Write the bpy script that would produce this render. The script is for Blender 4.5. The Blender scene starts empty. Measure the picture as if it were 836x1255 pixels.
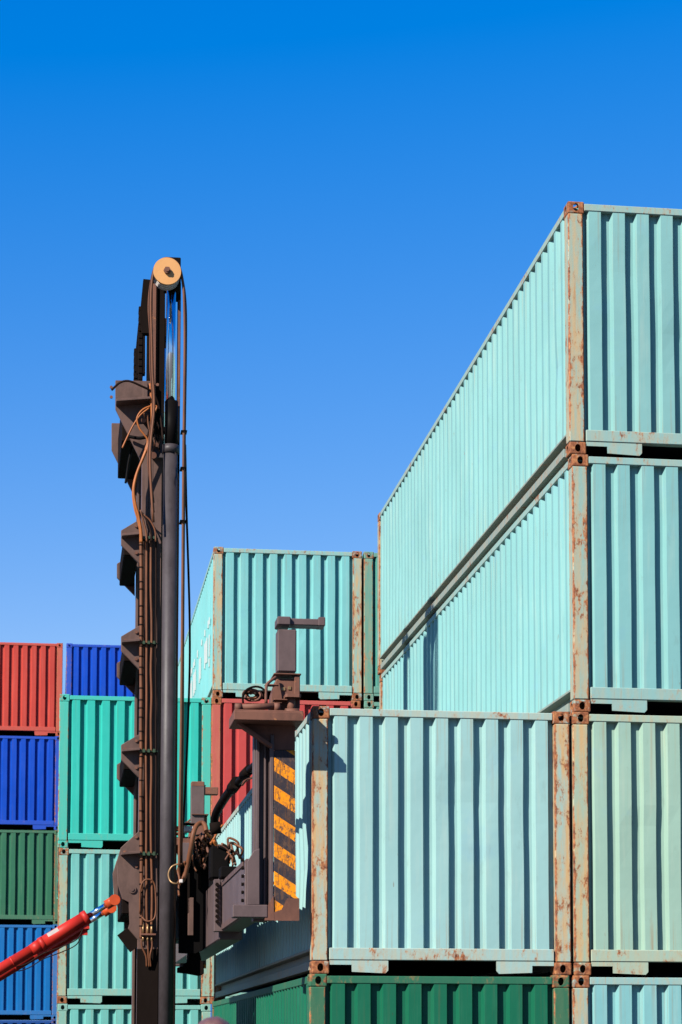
import bpy, bmesh, math, random
from mathutils import Vector, Matrix, noise
random.seed(7)
S = bpy.context.scene
COL = S.collection

# ------------------------------------------------------------------ camera
H = 2.479; W = 2.438; L = 12.192          # container module (metres)
EYE = H - 0.6552
CF, CPITCH, CYAW, CROLL, CY = 2587.45, .0841, .1336, .0013, 1063.2
fw = Vector((math.sin(CYAW)*math.cos(CPITCH), math.cos(CYAW)*math.cos(CPITCH), math.sin(CPITCH)))
rt = Vector((math.cos(CYAW), -math.sin(CYAW), 0)); up = rt.cross(fw)
r2 = rt*math.cos(CROLL) + up*math.sin(CROLL); u2 = -rt*math.sin(CROLL) + up*math.cos(CROLL)
cd = bpy.data.cameras.new('camera'); cam = bpy.data.objects.new('camera', cd); COL.objects.link(cam)
cam.matrix_world = Matrix(((r2.x, u2.x, -fw.x, 0), (r2.y, u2.y, -fw.y, 0), (r2.z, u2.z, -fw.z, EYE), (0, 0, 0, 1)))
cd.sensor_fit = 'VERTICAL'; cd.sensor_height = 36; cd.sensor_width = 24
cd.lens = CF/1255*36; cd.shift_y = (CY-627.5)/1255
cd.clip_start = .1; cd.clip_end = 3000
cd.dof.use_dof = True; cd.dof.focus_distance = 23; cd.dof.aperture_fstop = 5.0
S.camera = cam

def at(u, v, Y):                            # survey reading of the photograph -> point in the vertical plane at depth Y
    d = fw + r2*((u-418)/CF) + u2*((CY-v)/CF)
    return d*(Y/d.y) + Vector((0, 0, EYE))

# ------------------------------------------------------------------ sky and sun
SUN = Vector((1.17, 1.0, -1.09)).normalized()     # direction the light travels
wd = bpy.data.worlds.new('World'); S.world = wd; wd.use_nodes = True
nt = wd.node_tree; nt.nodes.clear()
sky = nt.nodes.new('ShaderNodeTexSky'); sky.sky_type = 'NISHITA'; sky.sun_disc = False
sky.sun_elevation = math.asin(-SUN.z); sky.sun_rotation = math.atan2(-SUN.x, -SUN.y)
sky.air_density = 1.0; sky.dust_density = 0.0; sky.ozone_density = 3.0; sky.altitude = 0
hs = nt.nodes.new('ShaderNodeHueSaturation'); hs.inputs['Saturation'].default_value = 1.25
bg = nt.nodes.new('ShaderNodeBackground'); bg.inputs['Strength'].default_value = 0.10
wo = nt.nodes.new('ShaderNodeOutputWorld')
EXPO = 1.35; G = 2**-EXPO
def wmath(op, a, b):
    x = nt.nodes.new('ShaderNodeMath'); x.operation = op
    for i, v in enumerate((a, b)):
        if hasattr(v, 'is_output'): nt.links.new(v, x.inputs[i])
        else: x.inputs[i].default_value = v
    return x.outputs[0]
# polarised, saturated film response of the clear sky, the same all round
sep = nt.nodes.new('ShaderNodeSeparateColor'); com = nt.nodes.new('ShaderNodeCombineColor')
nt.links.new(sky.outputs[0], hs.inputs['Color']); nt.links.new(hs.outputs[0], sep.inputs[0])
nt.links.new(wmath('MINIMUM', wmath('MAXIMUM', wmath('MULTIPLY', wmath('SUBTRACT', sep.outputs[0], .48), 2.25*G), 0.0), 2.6*G), com.inputs[0])
nt.links.new(wmath('MINIMUM', wmath('MULTIPLY', sep.outputs[1], 1.42*G), 5.2*G), com.inputs[1])
nt.links.new(wmath('MINIMUM', wmath('MULTIPLY', wmath('POWER', wmath('MULTIPLY', sep.outputs[2], .1/.342), .427), 7.5*G), 9.7*G), com.inputs[2])
nt.links.new(com.outputs[0], bg.inputs[0]); nt.links.new(bg.outputs[0], wo.inputs[0])
sl = bpy.data.lights.new('sun', 'SUN'); sl.energy = 5.0; sl.angle = math.radians(.5); sl.color = (1, .94, .85)
so = bpy.data.objects.new('sun', sl); COL.objects.link(so)
so.rotation_euler = SUN.to_track_quat('-Z', 'Y').to_euler(); so.location = (-20, -20, 30)
S.view_settings.view_transform = 'Standard'; S.view_settings.look = 'None'
S.view_settings.exposure = EXPO; S.view_settings.gamma = 1; S.view_settings.use_curve_mapping = False
S.render.engine = 'CYCLES'

# ------------------------------------------------------------------ materials
class N:
    def __init__(s, name):
        s.m = bpy.data.materials.new(name); s.m.use_nodes = True; s.t = s.m.node_tree
        s.b = s.t.nodes['Principled BSDF']; s.pos = None
    def n(s, t, **k):
        x = s.t.nodes.new('ShaderNode'+t)
        for a, b in k.items(): setattr(x, a, b)
        return x
    def l(s, a, b): s.t.links.new(a, b)
    def P(s):
        if s.pos is None: s.pos = s.n('NewGeometry').outputs['Position']
        return s.pos
    def noise(s, scale, detail=4, rough=.55, stretch=None, vec=None, off=0):
        v = vec or s.P()
        if stretch or off:
            mp = s.n('Mapping'); mp.inputs['Scale'].default_value = stretch or (1, 1, 1)
            mp.inputs['Location'].default_value = (off, off*1.7, off*.6)
            s.l(v, mp.inputs[0]); v = mp.outputs[0]
        x = s.n('TexNoise'); x.inputs['Scale'].default_value = scale; x.inputs['Detail'].default_value = detail
        x.inputs['Roughness'].default_value = rough; s.l(v, x.inputs['Vector'])
        return x.outputs['Fac']
    def ramp(s, fac, a, b, c0=(0, 0, 0, 1), c1=(1, 1, 1, 1)):
        x = s.n('ValToRGB'); x.color_ramp.elements[0].position = max(0, a); x.color_ramp.elements[1].position = min(1, b)
        x.color_ramp.elements[0].color = c0; x.color_ramp.elements[1].color = c1
        s.l(fac, x.inputs[0]); return x.outputs[0]
    def mix(s, fac, a, b, mode='MIX'):
        x = s.n('Mix', data_type='RGBA', blend_type=mode)
        for i, v in ((0, fac), (6, a), (7, b)):
            if hasattr(v, 'is_output'): s.l(v, x.inputs[i])
            elif i == 0: x.inputs[0].default_value = v
            else: x.inputs[i].default_value = tuple(v)+(1,) if len(v) == 3 else v
        return x.outputs[2]
    def math(s, op, a, b=None):
        x = s.n('Math', operation=op)
        for i, v in enumerate((a, b)):
            if v is None: continue
            if hasattr(v, 'is_output'): s.l(v, x.inputs[i])
            else: x.inputs[i].default_value = v
        return x.outputs[0]
    def bump(s, h, strength=.2, dist=.01):
        x = s.n('Bump'); x.inputs['Strength'].default_value = strength; x.inputs['Distance'].default_value = dist
        s.l(h, x.inputs['Height']); s.l(x.outputs[0], s.b.inputs['Normal'])
    def col(s, c): s.l(c, s.b.inputs['Base Color']) if hasattr(c, 'is_output') else setattr(s.b.inputs['Base Color'], 'default_value', tuple(c)+(1,))
    def set(s, **k):
        for a, v in k.items():
            i = s.b.inputs[a.replace('_', ' ')]
            if hasattr(v, 'is_output'): s.l(v, i)
            else: i.default_value = v
    def done(s): return s.m

def rust_col(n, off=0):
    r = n.noise(22, 7, .7, off=off+3.1)
    x = n.n('ValToRGB'); e = x.color_ramp.elements
    e[0].position = .3; e[0].color = (.035, .013, .008, 1)
    e[1].position = .72; e[1].color = (.32, .145, .055, 1)
    m = e.new(.5); m.color = (.165, .055, .022, 1)
    n.l(r, x.inputs[0]); return x.outputs[0]

def lighten(c, k): return tuple(min(.8, x*(1+3*k)+.006*k) for x in c)
def toward(c, d, k):                       # fade toward d, less so for strong dark colours
    l = min(1, (min(c)+.02)/.15); return blend(c, d, k*l)
def blend(a, b, k): return tuple(x*(1-k)+y*k for x, y in zip(a, b))

def wall_paint(name, c, rust=.02, off=0, fade=.38):
    n = N(name)
    a = n.ramp(n.noise(.7, 3, off=off), .3, .7)
    base = n.mix(a, tuple(x*.93 for x in c), lighten(c, .02))
    st = n.ramp(n.noise(3.5, 5, .6, (4.5, 4.5, .28), off=off+1), .52, .78)
    base = n.mix(n.math('MULTIPLY', st, fade), base, toward(lighten(c, .08), (.33, .30, .22), .5))
    pt = n.ramp(n.noise(1.7, 5, .6, off=off+7), .60, .68)
    base = n.mix(n.math('MULTIPLY', pt, .30), base, toward(c, (.10, .21, .31), .5))
    # scuffs and grime with a shape of their own, rust blisters with runs
    g = n.ramp(n.noise(9, 8, .7, (1, 1, .35), off=off+4), .60, .75)
    base = n.mix(n.math('MULTIPLY', g, .30), base, toward(tuple(x*.5 for x in c), (.10, .09, .075), .7))
    oz = n.n('SeparateXYZ'); n.l(n.n('TexCoord').outputs['Object'], oz.inputs[0])
    run = n.ramp(n.noise(5, 6, .65, (7, 7, .16), off=off+13), .54, .70)
    low = n.n('MapRange'); low.inputs['From Min'].default_value = .75; low.inputs['From Max'].default_value = .24; n.l(oz.outputs[2], low.inputs['Value'])
    hig = n.n('MapRange'); hig.inputs['From Min'].default_value = 1.5; hig.inputs['From Max'].default_value = 2.4; n.l(oz.outputs[2], hig.inputs['Value'])
    run = n.math('MULTIPLY', run, n.math('ADD', n.math('MULTIPLY', low.outputs[0], .75), n.math('MULTIPLY', hig.outputs[0], .65)))
    base = n.mix(run, base, toward(tuple(x*.7 for x in c), (.20, .12, .055), .85))
    ch = n.ramp(n.noise(22, 4, .6, (1, 1, .25), off=off+17), .72, .74)
    base = n.mix(n.math('MULTIPLY', ch, .6), base, toward(tuple(x*.6 for x in c), (.13, .07, .04), .9))
    rs = n.ramp(n.noise(6, 8, .72, (1, 1, .5), off=off+2), .72-rust*2, .75-rust*2)
    base = n.mix(rs, base, rust_col(n, off))
    n.set(Specular_IOR_Level=.15); n.col(base); n.set(Roughness=n.ramp(n.noise(5, 4, off=off), .2, .8, (.42,)*3+(1,), (.62,)*3+(1,)))
    n.bump(n.noise(2.2, 3, off=off), .25, .03)
    return n.done()

def frame_paint(name, c, rust=.5, tan=.4, off=0, edge=.36):
    """posts and rails: sun bleached to tan, rust along the edges and in runs"""
    n = N(name)
    tc = n.n('TexCoord').outputs['Generated']; sp = n.n('SeparateXYZ'); n.l(tc, sp.inputs[0])
    ed = None
    for i in (0, 1):
        e = n.math('ABSOLUTE', n.math('SUBTRACT', sp.outputs[i], .5))
        e = n.math('POWER', n.math('MULTIPLY', e, 2.0), 7.0)
        ed = e if ed is None else n.math('MAXIMUM', n.math('MULTIPLY', ed, e), n.math('MULTIPLY', e, .0))
    bl = n.ramp(n.noise(4, 6, .65, (5, 5, .5), off=off), .38, .62)
    base = n.mix(n.math('MULTIPLY', bl, tan), c, (.30, .20, .095))
    run = n.ramp(n.noise(4, 6, .7, (8, 8, .35), off=off+5), .60, .74)
    base = n.mix(n.math('MULTIPLY', run, min(.75, rust*1.2)), base, (.23, .10, .030))
    k = n.math('ADD', n.math('ADD', n.math('MULTIPLY', n.noise(24, 8, .72, (1, 1, .45), off=off+2), .6), n.math('MULTIPLY', n.noise(3.2, 4, .6, off=off+9), .4)), n.math('MULTIPLY', ed, edge))
    halo = n.ramp(k, .64-rust*.20, .76-rust*.20)
    base = n.mix(n.math('MULTIPLY', halo, .55), base, (.27, .125, .040))
    rs = n.ramp(k, .70-rust*.20, .74-rust*.20)
    base = n.mix(rs, base, rust_col(n, off))
    n.col(base); n.set(Roughness=.6, Specular_IOR_Level=.2)
    n.bump(n.noise(30, 5, .7), .25, .006)
    return n.done()

def casting_mat(name, c, rust=.8, off=0):
    n = N(name)
    k = n.ramp(n.noise(8, 7, .7, off=off), .62-.34*(1-rust)-.22, .70-.34*(1-rust)-.18) if False else n.ramp(n.noise(9, 7, .7, off=off), rust-.06, rust+.04)
    base = n.mix(k, rust_col(n, off), toward(c, (.23, .16, .08), .35))
    n.col(base); n.set(Roughness=.8, Specular_IOR_Level=.2); n.bump(n.noise(40, 6, .7), .5, .006)
    return n.done()

def metal(name, c, rough=.5, wear=.25, rust=.0, metallic=0., grime=(.011, .0075, .0065), off=0, bumpy=.15):
    n = N(name); f = .75 if not metallic else 1; c = tuple(x*f for x in c); grime = tuple(x*f for x in grime)
    b = n.mix(n.math('MULTIPLY', n.ramp(n.noise(5, 7, .68, (1, 1, .5), off=off), .42, .7), wear), c, grime)
    b = n.mix(n.math('MULTIPLY', n.ramp(n.noise(11, 7, .7, off=off+3), .56, .66), min(1, wear*.7)), b, lighten(c, .05))
    if rust: b = n.mix(n.ramp(n.noise(8, 8, .72, off=off+6), .78-rust*.35, .84-rust*.35), b, rust_col(n, off))
    n.col(b); n.set(Roughness=rough, Metallic=metallic, Specular_IOR_Level=.03 if max(c) < .02 else .2)
    if bumpy: n.bump(n.noise(25, 5, .65), bumpy, .008)
    return n.done()

def stripes_mat(name):
    n = N(name)
    sp = n.n('SeparateXYZ'); n.l(n.P(), sp.inputs[0])
    v = n.math('ADD', sp.outputs[2], n.math('MULTIPLY', sp.outputs[0], .64))
    v = n.math('FRACT', n.math('DIVIDE', n.math('ADD', v, .055), .262))
    edge = n.math('ADD', v, n.math('MULTIPLY', n.math('SUBTRACT', n.noise(30, 4), .5), .06))
    k = n.ramp(edge, .50, .515)
    yel = n.mix(n.noise(14, 5), (.47, .135, .002), (.52, .19, .004))
    blk = n.mix(n.noise(10, 5), (.012, .010, .015), (.030, .024, .027))
    b = n.mix(k, blk, yel)
    b = n.mix(n.ramp(n.noise(13, 9, .74, (1.6, 1.6, .8)), .54, .60), b, (.06, .034, .024))
    b = n.mix(n.ramp(n.noise(9, 8, .7, (5, 5, .5), off=4), .51, .60), b, (.075, .034, .016))
    b = n.mix(n.math('MULTIPLY', n.ramp(n.noise(40, 6, .7, off=2), .5, .62), .55), b, (.05, .032, .026))
    n.col(b); n.set(Roughness=.65, Specular_IOR_Level=.12); n.bump(n.noise(30, 5, .7), .3, .006)
    return n.done()

M = {}
M['mast'] = metal('mast_brown_paint', (.098, .056, .045), .55, .5, .30, off=1)
M['mast_dark'] = metal('mast_grease_and_shade', (.0075, .0048, .0040), .9, .5, .12, off=2)  # greasy black; also the painted shade low on the mast
M['rustbrown'] = metal('rusty_brown_steel', (.135, .056, .036), .7, .5, .5, off=3)
M['mauve'] = metal('spreader_grey_paint', (.092, .062, .060), .55, .35, .16, off=4)
M['black'] = metal('black_paint', (.004, .0035, .0035), .55, .2, .04, off=5)
M['cylgrey'] = metal('cylinder_grey_paint', (.046, .038, .041), .5, .6, .16, off=6)
M['chrome'] = metal('chrome_rod', (.75, .78, .82), .10, .05, 0, 1.0, off=7, bumpy=0)
M['hose'] = metal('sun_baked_hose', (.125, .044, .018), .6, .5, 0, off=8)
M['hoseorange'] = metal('orange_hose', (.30, .088, .018), .5, .35, 0, off=8.5)
M['hosedark'] = metal('dark_hose', (.018, .010, .008), .55, .4, 0, off=9)
M['red'] = metal('red_cylinder_paint', (.40, .018, .010), .5, .35, .03, grime=(.12, .008, .012), off=10, bumpy=.05)
M['redorange'] = metal('orange_red_paint', (.45, .060, .014), .4, .3, .06, off=11)
M['tanplate'] = metal('tan_pulley_plate', (.52, .26, .095), .5, .25, 0, grime=(.38, .17, .06), off=12)
M['white'] = metal('white_plate', (.52, .46, .43), .4, .15, 0, off=13)
M['stripes'] = stripes_mat('warning_stripes')
M['brass'] = metal('fitting_brass', (.25, .15, .07), .4, .4, 0, .6, off=14)
M['green'] = metal('green_clamp', (.03, .055, .03), .5, .4, .3, off=15)
M['rubber'] = metal('tyre_rubber', (.02, .02, .021), .8, .3, 0, off=16)
M['glass'] = metal('cab_glass', (.03, .04, .045), .05, .02, 0, off=17, bumpy=0)
M['lettering'] = metal('white_lettering_paint', (.44, .46, .45), .5, .12, 0, grime=(.42, .47, .47), off=18, bumpy=0)

# ------------------------------------------------------------------ mesh helpers
def frame(a, b):
    d = (b-a).normalized(); q = Vector((0, 0, 1)) if abs(d.z) < .9 else Vector((1, 0, 0))
    x = d.cross(q).normalized(); return d, x, d.cross(x)

class MB:
    def __init__(s): s.bm = bmesh.new()
    def box(s, p, q, bev=0, seg=1):
        x0, y0, z0 = (min(a, b) for a, b in zip(p, q)); x1, y1, z1 = (max(a, b) for a, b in zip(p, q))
        r = bmesh.ops.create_cube(s.bm, size=1)
        for v in r['verts']: v.co = Vector(((x0+x1)/2+v.co.x*(x1-x0), (y0+y1)/2+v.co.y*(y1-y0), (z0+z1)/2+v.co.z*(z1-z0)))
        if bev: s._bev(r['verts'], bev, seg)
        return s
    def _bev(s, verts, bev, seg=1):
        es = list({e for v in verts for e in v.link_edges})
        bmesh.ops.bevel(s.bm, geom=es, offset=bev, segments=seg, affect='EDGES', profile=.5)
    def obox(s, a, b, w, h, bev=0):            # bar from a to b, w across, h deep
        a = Vector(a); b = Vector(b); d, x, y = frame(a, b); vs = []
        for P in (a, b):
            for i, j in ((-1, -1), (1, -1), (1, 1), (-1, 1)): vs.append(s.bm.verts.new(P+x*(i*w/2)+y*(j*h/2)))
        for f in ((3, 2, 1, 0), (4, 5, 6, 7), (0, 1, 5, 4), (1, 2, 6, 5), (2, 3, 7, 6), (3, 0, 4, 7)): s.bm.faces.new([vs[i] for i in f])
        if bev: s._bev(vs, bev)
        return s
    def prism(s, pts, y0, y1, bev=0):          # outline in XZ given thickness along Y
        a = [s.bm.verts.new((p[0], y0, p[-1])) for p in pts]; b = [s.bm.verts.new((p[0], y1, p[-1])) for p in pts]
        n = len(pts); s.bm.faces.new(a); s.bm.faces.new(b[::-1])
        for i in range(n): s.bm.faces.new((a[i], b[i], b[(i+1) % n], a[(i+1) % n]))
        if bev: s._bev(a+b, bev)
        return s
    def cyl(s, a, b, r, n=20, r1=None, cap=True):
        a = Vector(a); b = Vector(b); d, x, y = frame(a, b); r1 = r if r1 is None else r1
        A = [s.bm.verts.new(a+(x*math.cos(t)+y*math.sin(t))*r) for t in [2*math.pi*i/n for i in range(n)]]
        B = [s.bm.verts.new(b+(x*math.cos(t)+y*math.sin(t))*r1) for t in [2*math.pi*i/n for i in range(n)]]
        for i in range(n):
            f = s.bm.faces.new((A[i], A[(i+1) % n], B[(i+1) % n], B[i])); f.smooth = True
        if cap: s.bm.faces.new(A[::-1]); s.bm.faces.new(B)
        return s
    def tube(s, pts, r, n=8, sub=6):
        P = [Vector(p) for p in pts]
        if len(P) > 2 and sub > 1:
            Q = []
            E = [P[0]*2-P[1]]+P+[P[-1]*2-P[-2]]
            for i in range(1, len(E)-2):
                p0, p1, p2, p3 = E[i-1:i+3]
                for k in range(sub):
                    t = k/sub
                    Q.append(.5*((2*p1)+(p2-p0)*t+(2*p0-5*p1+4*p2-p3)*t*t+(3*p1-p0-3*p2+p3)*t**3))
            P = Q+[P[-1]]
        rings = []; x = None
        for i, p in enumerate(P):
            d = (P[min(i+1, len(P)-1)]-P[max(i-1, 0)]).normalized()
            if x is None: x = frame(Vector(), d)[1]
            x = (x-d*x.dot(d)).normalized(); y = d.cross(x)
            rings.append([s.bm.verts.new(p+(x*math.cos(2*math.pi*k/n)+y*math.sin(2*math.pi*k/n))*r) for k in range(n)])
        for a, b in zip(rings, rings[1:]):
            for k in range(n):
                f = s.bm.faces.new((a[k], a[(k+1) % n], b[(k+1) % n], b[k])); f.smooth = True
        s.bm.faces.new(rings[0][::-1]); s.bm.faces.new(rings[-1])
        return s
    def mesh(s, name):
        bmesh.ops.recalc_face_normals(s.bm, faces=s.bm.faces)
        me = bpy.data.meshes.new(name); s.bm.to_mesh(me); s.bm.free(); return me

def link(name, me, mat, parent=None, loc=(0, 0, 0), shared=False):
    o = bpy.data.objects.new(name, me); COL.objects.link(o)
    if not me.materials: me.materials.append(None if shared else mat)
    if shared: o.material_slots[0].link = 'OBJECT'; o.material_slots[0].material = mat
    o.parent = parent; o.location = loc
    return o
def empty(name, loc, label, cat, group=None):
    o = bpy.data.objects.new(name, None); COL.objects.link(o); o.location = loc; o.empty_display_size = .3
    o['label'] = label; o['category'] = cat
    if group: o['group'] = group
    return o

# ------------------------------------------------------------------ ground
def ground():
    n = N('worn_concrete')
    b = n.mix(n.noise(.4, 5), (.050, .049, .047), (.070, .068, .064))
    b = n.mix(n.math('MULTIPLY', n.ramp(n.noise(1.2, 8, .7), .55, .7), .5), b, (.03, .029, .028))
    n.col(b); n.set(Roughness=.85); n.bump(n.noise(12, 6), .3, .01)
    m = MB(); v = [m.bm.verts.new(p) for p in ((-900, -900, 0), (900, -900, 0), (900, 900, 0), (-900, 900, 0))]; m.bm.faces.new(v)
    o = link('ground', m.mesh('ground'), n.done()); o['kind'] = 'structure'
ground()

# ------------------------------------------------------------------ shipping containers
CX, CYD, CZ = .162, .178, .118             # corner casting
Z_WALL0, Z_WALL1 = .235, H-.088
def casting_mesh(bottom):
    """hollow casting, its outer corner at the origin, body toward +x +y +z; oval holes in the -x and -y faces and in the top or bottom one"""
    m = MB(); m.box((0, 0, 0), (CX, CYD, CZ), .012, 2); bm = m.bm
    bm.faces.ensure_lookup_table()
    zn = -1 if bottom else 1
    specs = [(Vector((0, -1, 0)), (CX*.5, None, CZ*.5), .030, .038), (Vector((-1, 0, 0)), (None, CYD*.5, CZ*.5), .030, .036), (Vector((0, 0, zn)), (CX*.5, CYD*.5, None), .032, .060)]
    for nv, _, a, b in specs:
        f = max((f for f in bm.faces if f.normal.dot(nv) > .99), key=lambda f: f.calc_area())
        c = f.calc_center_median(); vs = list(f.verts)
        if abs(nv.z) > .5: ax, ay = Vector((1, 0, 0)), Vector((0, 1, 0))
        else: ax, ay = (Vector((1, 0, 0)) if abs(nv.y) > .5 else Vector((0, 1, 0))), Vector((0, 0, 1))
        bm.faces.remove(f)
        k = 16; ring = []
        for i in range(k):
            t = 2*math.pi*(i+.5)/k; ring.append(bm.verts.new(c+ax*(a*math.cos(t))+ay*(b*math.sin(t))))
        quad = sorted(vs, key=lambda v: math.atan2((v.co-c).dot(ay), (v.co-c).dot(ax)))   # -135,-45,45,135 deg
        def corner(i):
            t = (2*math.pi*(i+.5)/k+math.pi) % (2*math.pi)
            return quad[int(t//(math.pi/2)) % 4]
        for i in range(k):
            j = (i+1) % k; A, B = corner(i), corner(j)
            if A is B: bm.faces.new((A, ring[i], ring[j]))
            else: bm.faces.new((A, ring[i], ring[j], B))
        inn = [bm.verts.new(v.co-nv*.024) for v in ring]
        for i in range(k): bm.faces.new((ring[i], inn[i], inn[(i+1) % k], ring[(i+1) % k]))
    me = m.mesh('corner_casting'); return me
def flip(me, sx, sy, name):
    c = me.copy(); c.name = name; bm = bmesh.new(); bm.from_mesh(c)
    for v in bm.verts: v.co.x *= sx; v.co.y *= sy
    bmesh.ops.recalc_face_normals(bm, faces=bm.faces); bm.to_mesh(c); bm.free(); return c
CAST = {}
for bot in (0, 1):
    base = casting_mesh(bot)
    for sx in (1, -1):
        for sy in (1, -1): CAST[bot, sx, sy] = flip(base, sx, sy, 'corner_casting')

def profile(length, margin, n, flat, slant, depth):
    """corrugation, outermost flats at y=0, recesses at y=depth"""
    p = (length-2*margin)/n; rec = p-flat-2*slant; pts = []; x = margin
    pts.append((0, depth))
    x0 = margin+rec/2
    pts += [(x0, depth)]
    for i in range(n):
        a = margin+i*p+rec/2
        pts += [(a, depth), (a+slant, 0), (a+slant+flat, 0), (a+2*slant+flat, depth)]
    pts += [(length, depth)]
    out = []
    for q in pts:
        if not out or (Vector(q)-Vector(out[-1])).length > 1e-4: out.append(q)
    return out
PROF_END = profile(W-2*.150, .0, 9, .118, .024, .060)
PROF_SIDE = profile(L-2*.150, .02, 43, .074, .066, .038)
def wall_mesh(prof, seed, amp, dents):
    nz = 11; rnd = random.Random(seed)
    length = prof[-1][0]
    D = [(rnd.uniform(.1, length-.1), rnd.uniform(Z_WALL0+.1, Z_WALL1-.2), rnd.uniform(.10, .35), rnd.uniform(.010, .026)) for _ in range(dents)]
    bm = bmesh.new(); rows = []
    for k in range(nz+1):
        z = Z_WALL0+(Z_WALL1-Z_WALL0)*k/nz; t = math.sin(math.pi*k/nz); row = []
        for x, y in prof:
            d = noise.noise(Vector((x*1.1+seed*9.1, z*.9, seed*3.3)))*amp*t
            for dx, dz, r, s in D: d += s*math.exp(-((x-dx)**2+(z-dz)**2)/r**2)*t
            e = noise.noise(Vector((x*2.3+seed*5.7, z*1.3, seed)))*amp*.6*t
            row.append(bm.verts.new((x+e, y+d, z)))
        rows.append(row)
    for a, b in zip(rows, rows[1:]):
        for i in range(len(a)-1): bm.faces.new((a[i], a[i+1], b[i+1], b[i]))
    me = bpy.data.meshes.new('wall'); bm.to_mesh(me); bm.free(); return me

def bm_box(*boxes, bev=.006):
    m = MB()
    for p, q in boxes: m.box(p, q, bev)
    return m.mesh('frame_part')
PW, PD = .150, .150
ME = {
 'post': bm_box(((0, 0, CZ+.001), (PW, PD, H-CZ-.001)), bev=.010),
 'top_end': bm_box(((CX+.001, .004, H-.088), (W-CX-.001, .085, H-.018))),
 'bot_end': bm_box(((CX+.001, .003, .128), (W-CX-.001, .095, .240))),
 'top_side': bm_box(((.004, CYD+.001, H-.088), (.075, L-CYD-.001, H-.016))),
 'bot_side': bm_box(((.004, CYD+.001, .216), (.112, L-CYD-.001, .240)), ((.100, CYD+.001, .052), (.112, L-CYD-.001, .216)), ((.006, CYD+.09, .040), (.100, L-CYD-.09, .122)), bev=.003),
 'roof': bm_box(((.07, .08, H-.050), (W-.07, L-.08, H-.035)), bev=0),
 'floor': bm_box(((.112, .10, .128), (W-.112, L-.10, .170)), bev=0),
}
def tab_mesh(s):
    m = MB(); x0 = CX+.004; sgn = 1
    pts = [(x0, .126), (x0, .085), (x0+.205, .085), (x0+.207, .020), (x0+.52, .008), (x0+.545, .035), (x0+.545, .126)]
    if s < 0: pts = [(W-x, z) for x, z in pts]
    m.prism(pts, .012, .022); return m.mesh('tunnel_plate')
TAB = {1: tab_mesh(1), -1: tab_mesh(-1)}
MIR = {}
for k in ('post', 'top_side', 'bot_side', 'top_end', 'bot_end'):
    for sx in (1, -1):
        for sy in (1, -1): MIR[k, sx, sy] = flip(ME[k], sx, sy, k)

cmat = {}
def colour_set(key, c, wall_rust, frame_rust, tan, cast_rust, off):
    c = tuple(x*.60 for x in c)
    if key not in cmat:
        cmat[key] = dict(w=wall_paint(key+'_wall_paint', c, wall_rust, off), f=frame_paint(key+'_post_paint', toward(c, (.21, .19, .115), .35), frame_rust, tan, off),
                         r=frame_paint(key+'_rail_paint', toward(c, (.21, .21, .17), .18), frame_rust*.90, tan*.35, off+11, 0.0), s=frame_paint(key+'_side_rail_paint', toward(c, (.13, .12, .105), .65), frame_rust*.7, tan*.4, off+23, 0.0),
                         c=casting_mat(key+'_casting', c, cast_rust, off))
    return cmat[key]
seedc = [0]
def container(x, y, row, key, label, group, dents=0):
    seedc[0] += 1; sd = seedc[0]; mt = cmat[key]
    r = empty('shipping_container', (x, y, row*H), label, 'container', group)
    r.rotation_euler.z = random.Random(sd*7).uniform(-.0011, .0011); ws = {}
    for nm, prof, rot, loc, am in (('front_wall', PROF_END, 0, (PW, .012, 0), .009), ('side_wall', PROF_SIDE, -90, (.010, L-PD, 0), .005),
                                   ('back_wall', PROF_END, 180, (W-PW, L-.012, 0), .005), ('side_wall', PROF_SIDE, 90, (W-.010, PD, 0), .005)):
        o = link(nm, wall_mesh(prof, sd+len(ws)*.37, am, dents if nm == 'front_wall' else dents*2), mt['w'], r, loc); o.rotation_euler.z = math.radians(rot); ws[len(ws)] = o
    link('roof', ME['roof'], mt['w'], r, shared=True); link('floor', ME['floor'], M['black'], r, shared=True)
    for sx in (1, -1):
        for sy in (1, -1):
            loc = (0 if sx > 0 else W, 0 if sy > 0 else L, 0)
            link('corner_post', MIR['post', sx, sy], mt['f'], r, loc, True)
            link('corner_casting', CAST[1, sx, sy], mt['c'], r, loc, True)
            link('corner_casting', CAST[0, sx, sy], mt['c'], r, (loc[0], loc[1], H-CZ), True)
        link('top_side_rail', MIR['top_side', sx, 1], mt['r'], r, (0 if sx > 0 else W, 0, 0), True)
        link('bottom_side_rail', MIR['bot_side', sx, 1], mt['s'], r, (0 if sx > 0 else W, 0, 0), True)
        link('tunnel_plate', TAB[sx], mt['r'], r, (0, 0, 0), True)
    for sy in (1, -1):
        link('top_end_rail', MIR['top_end', 1, sy], mt['r'], r, (0, 0 if sy > 0 else L, 0), True)
        link('bottom_end_rail', MIR['bot_end', 1, sy], mt['r'], r, (0, 0 if sy > 0 else L, 0), True)
    return r

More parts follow.
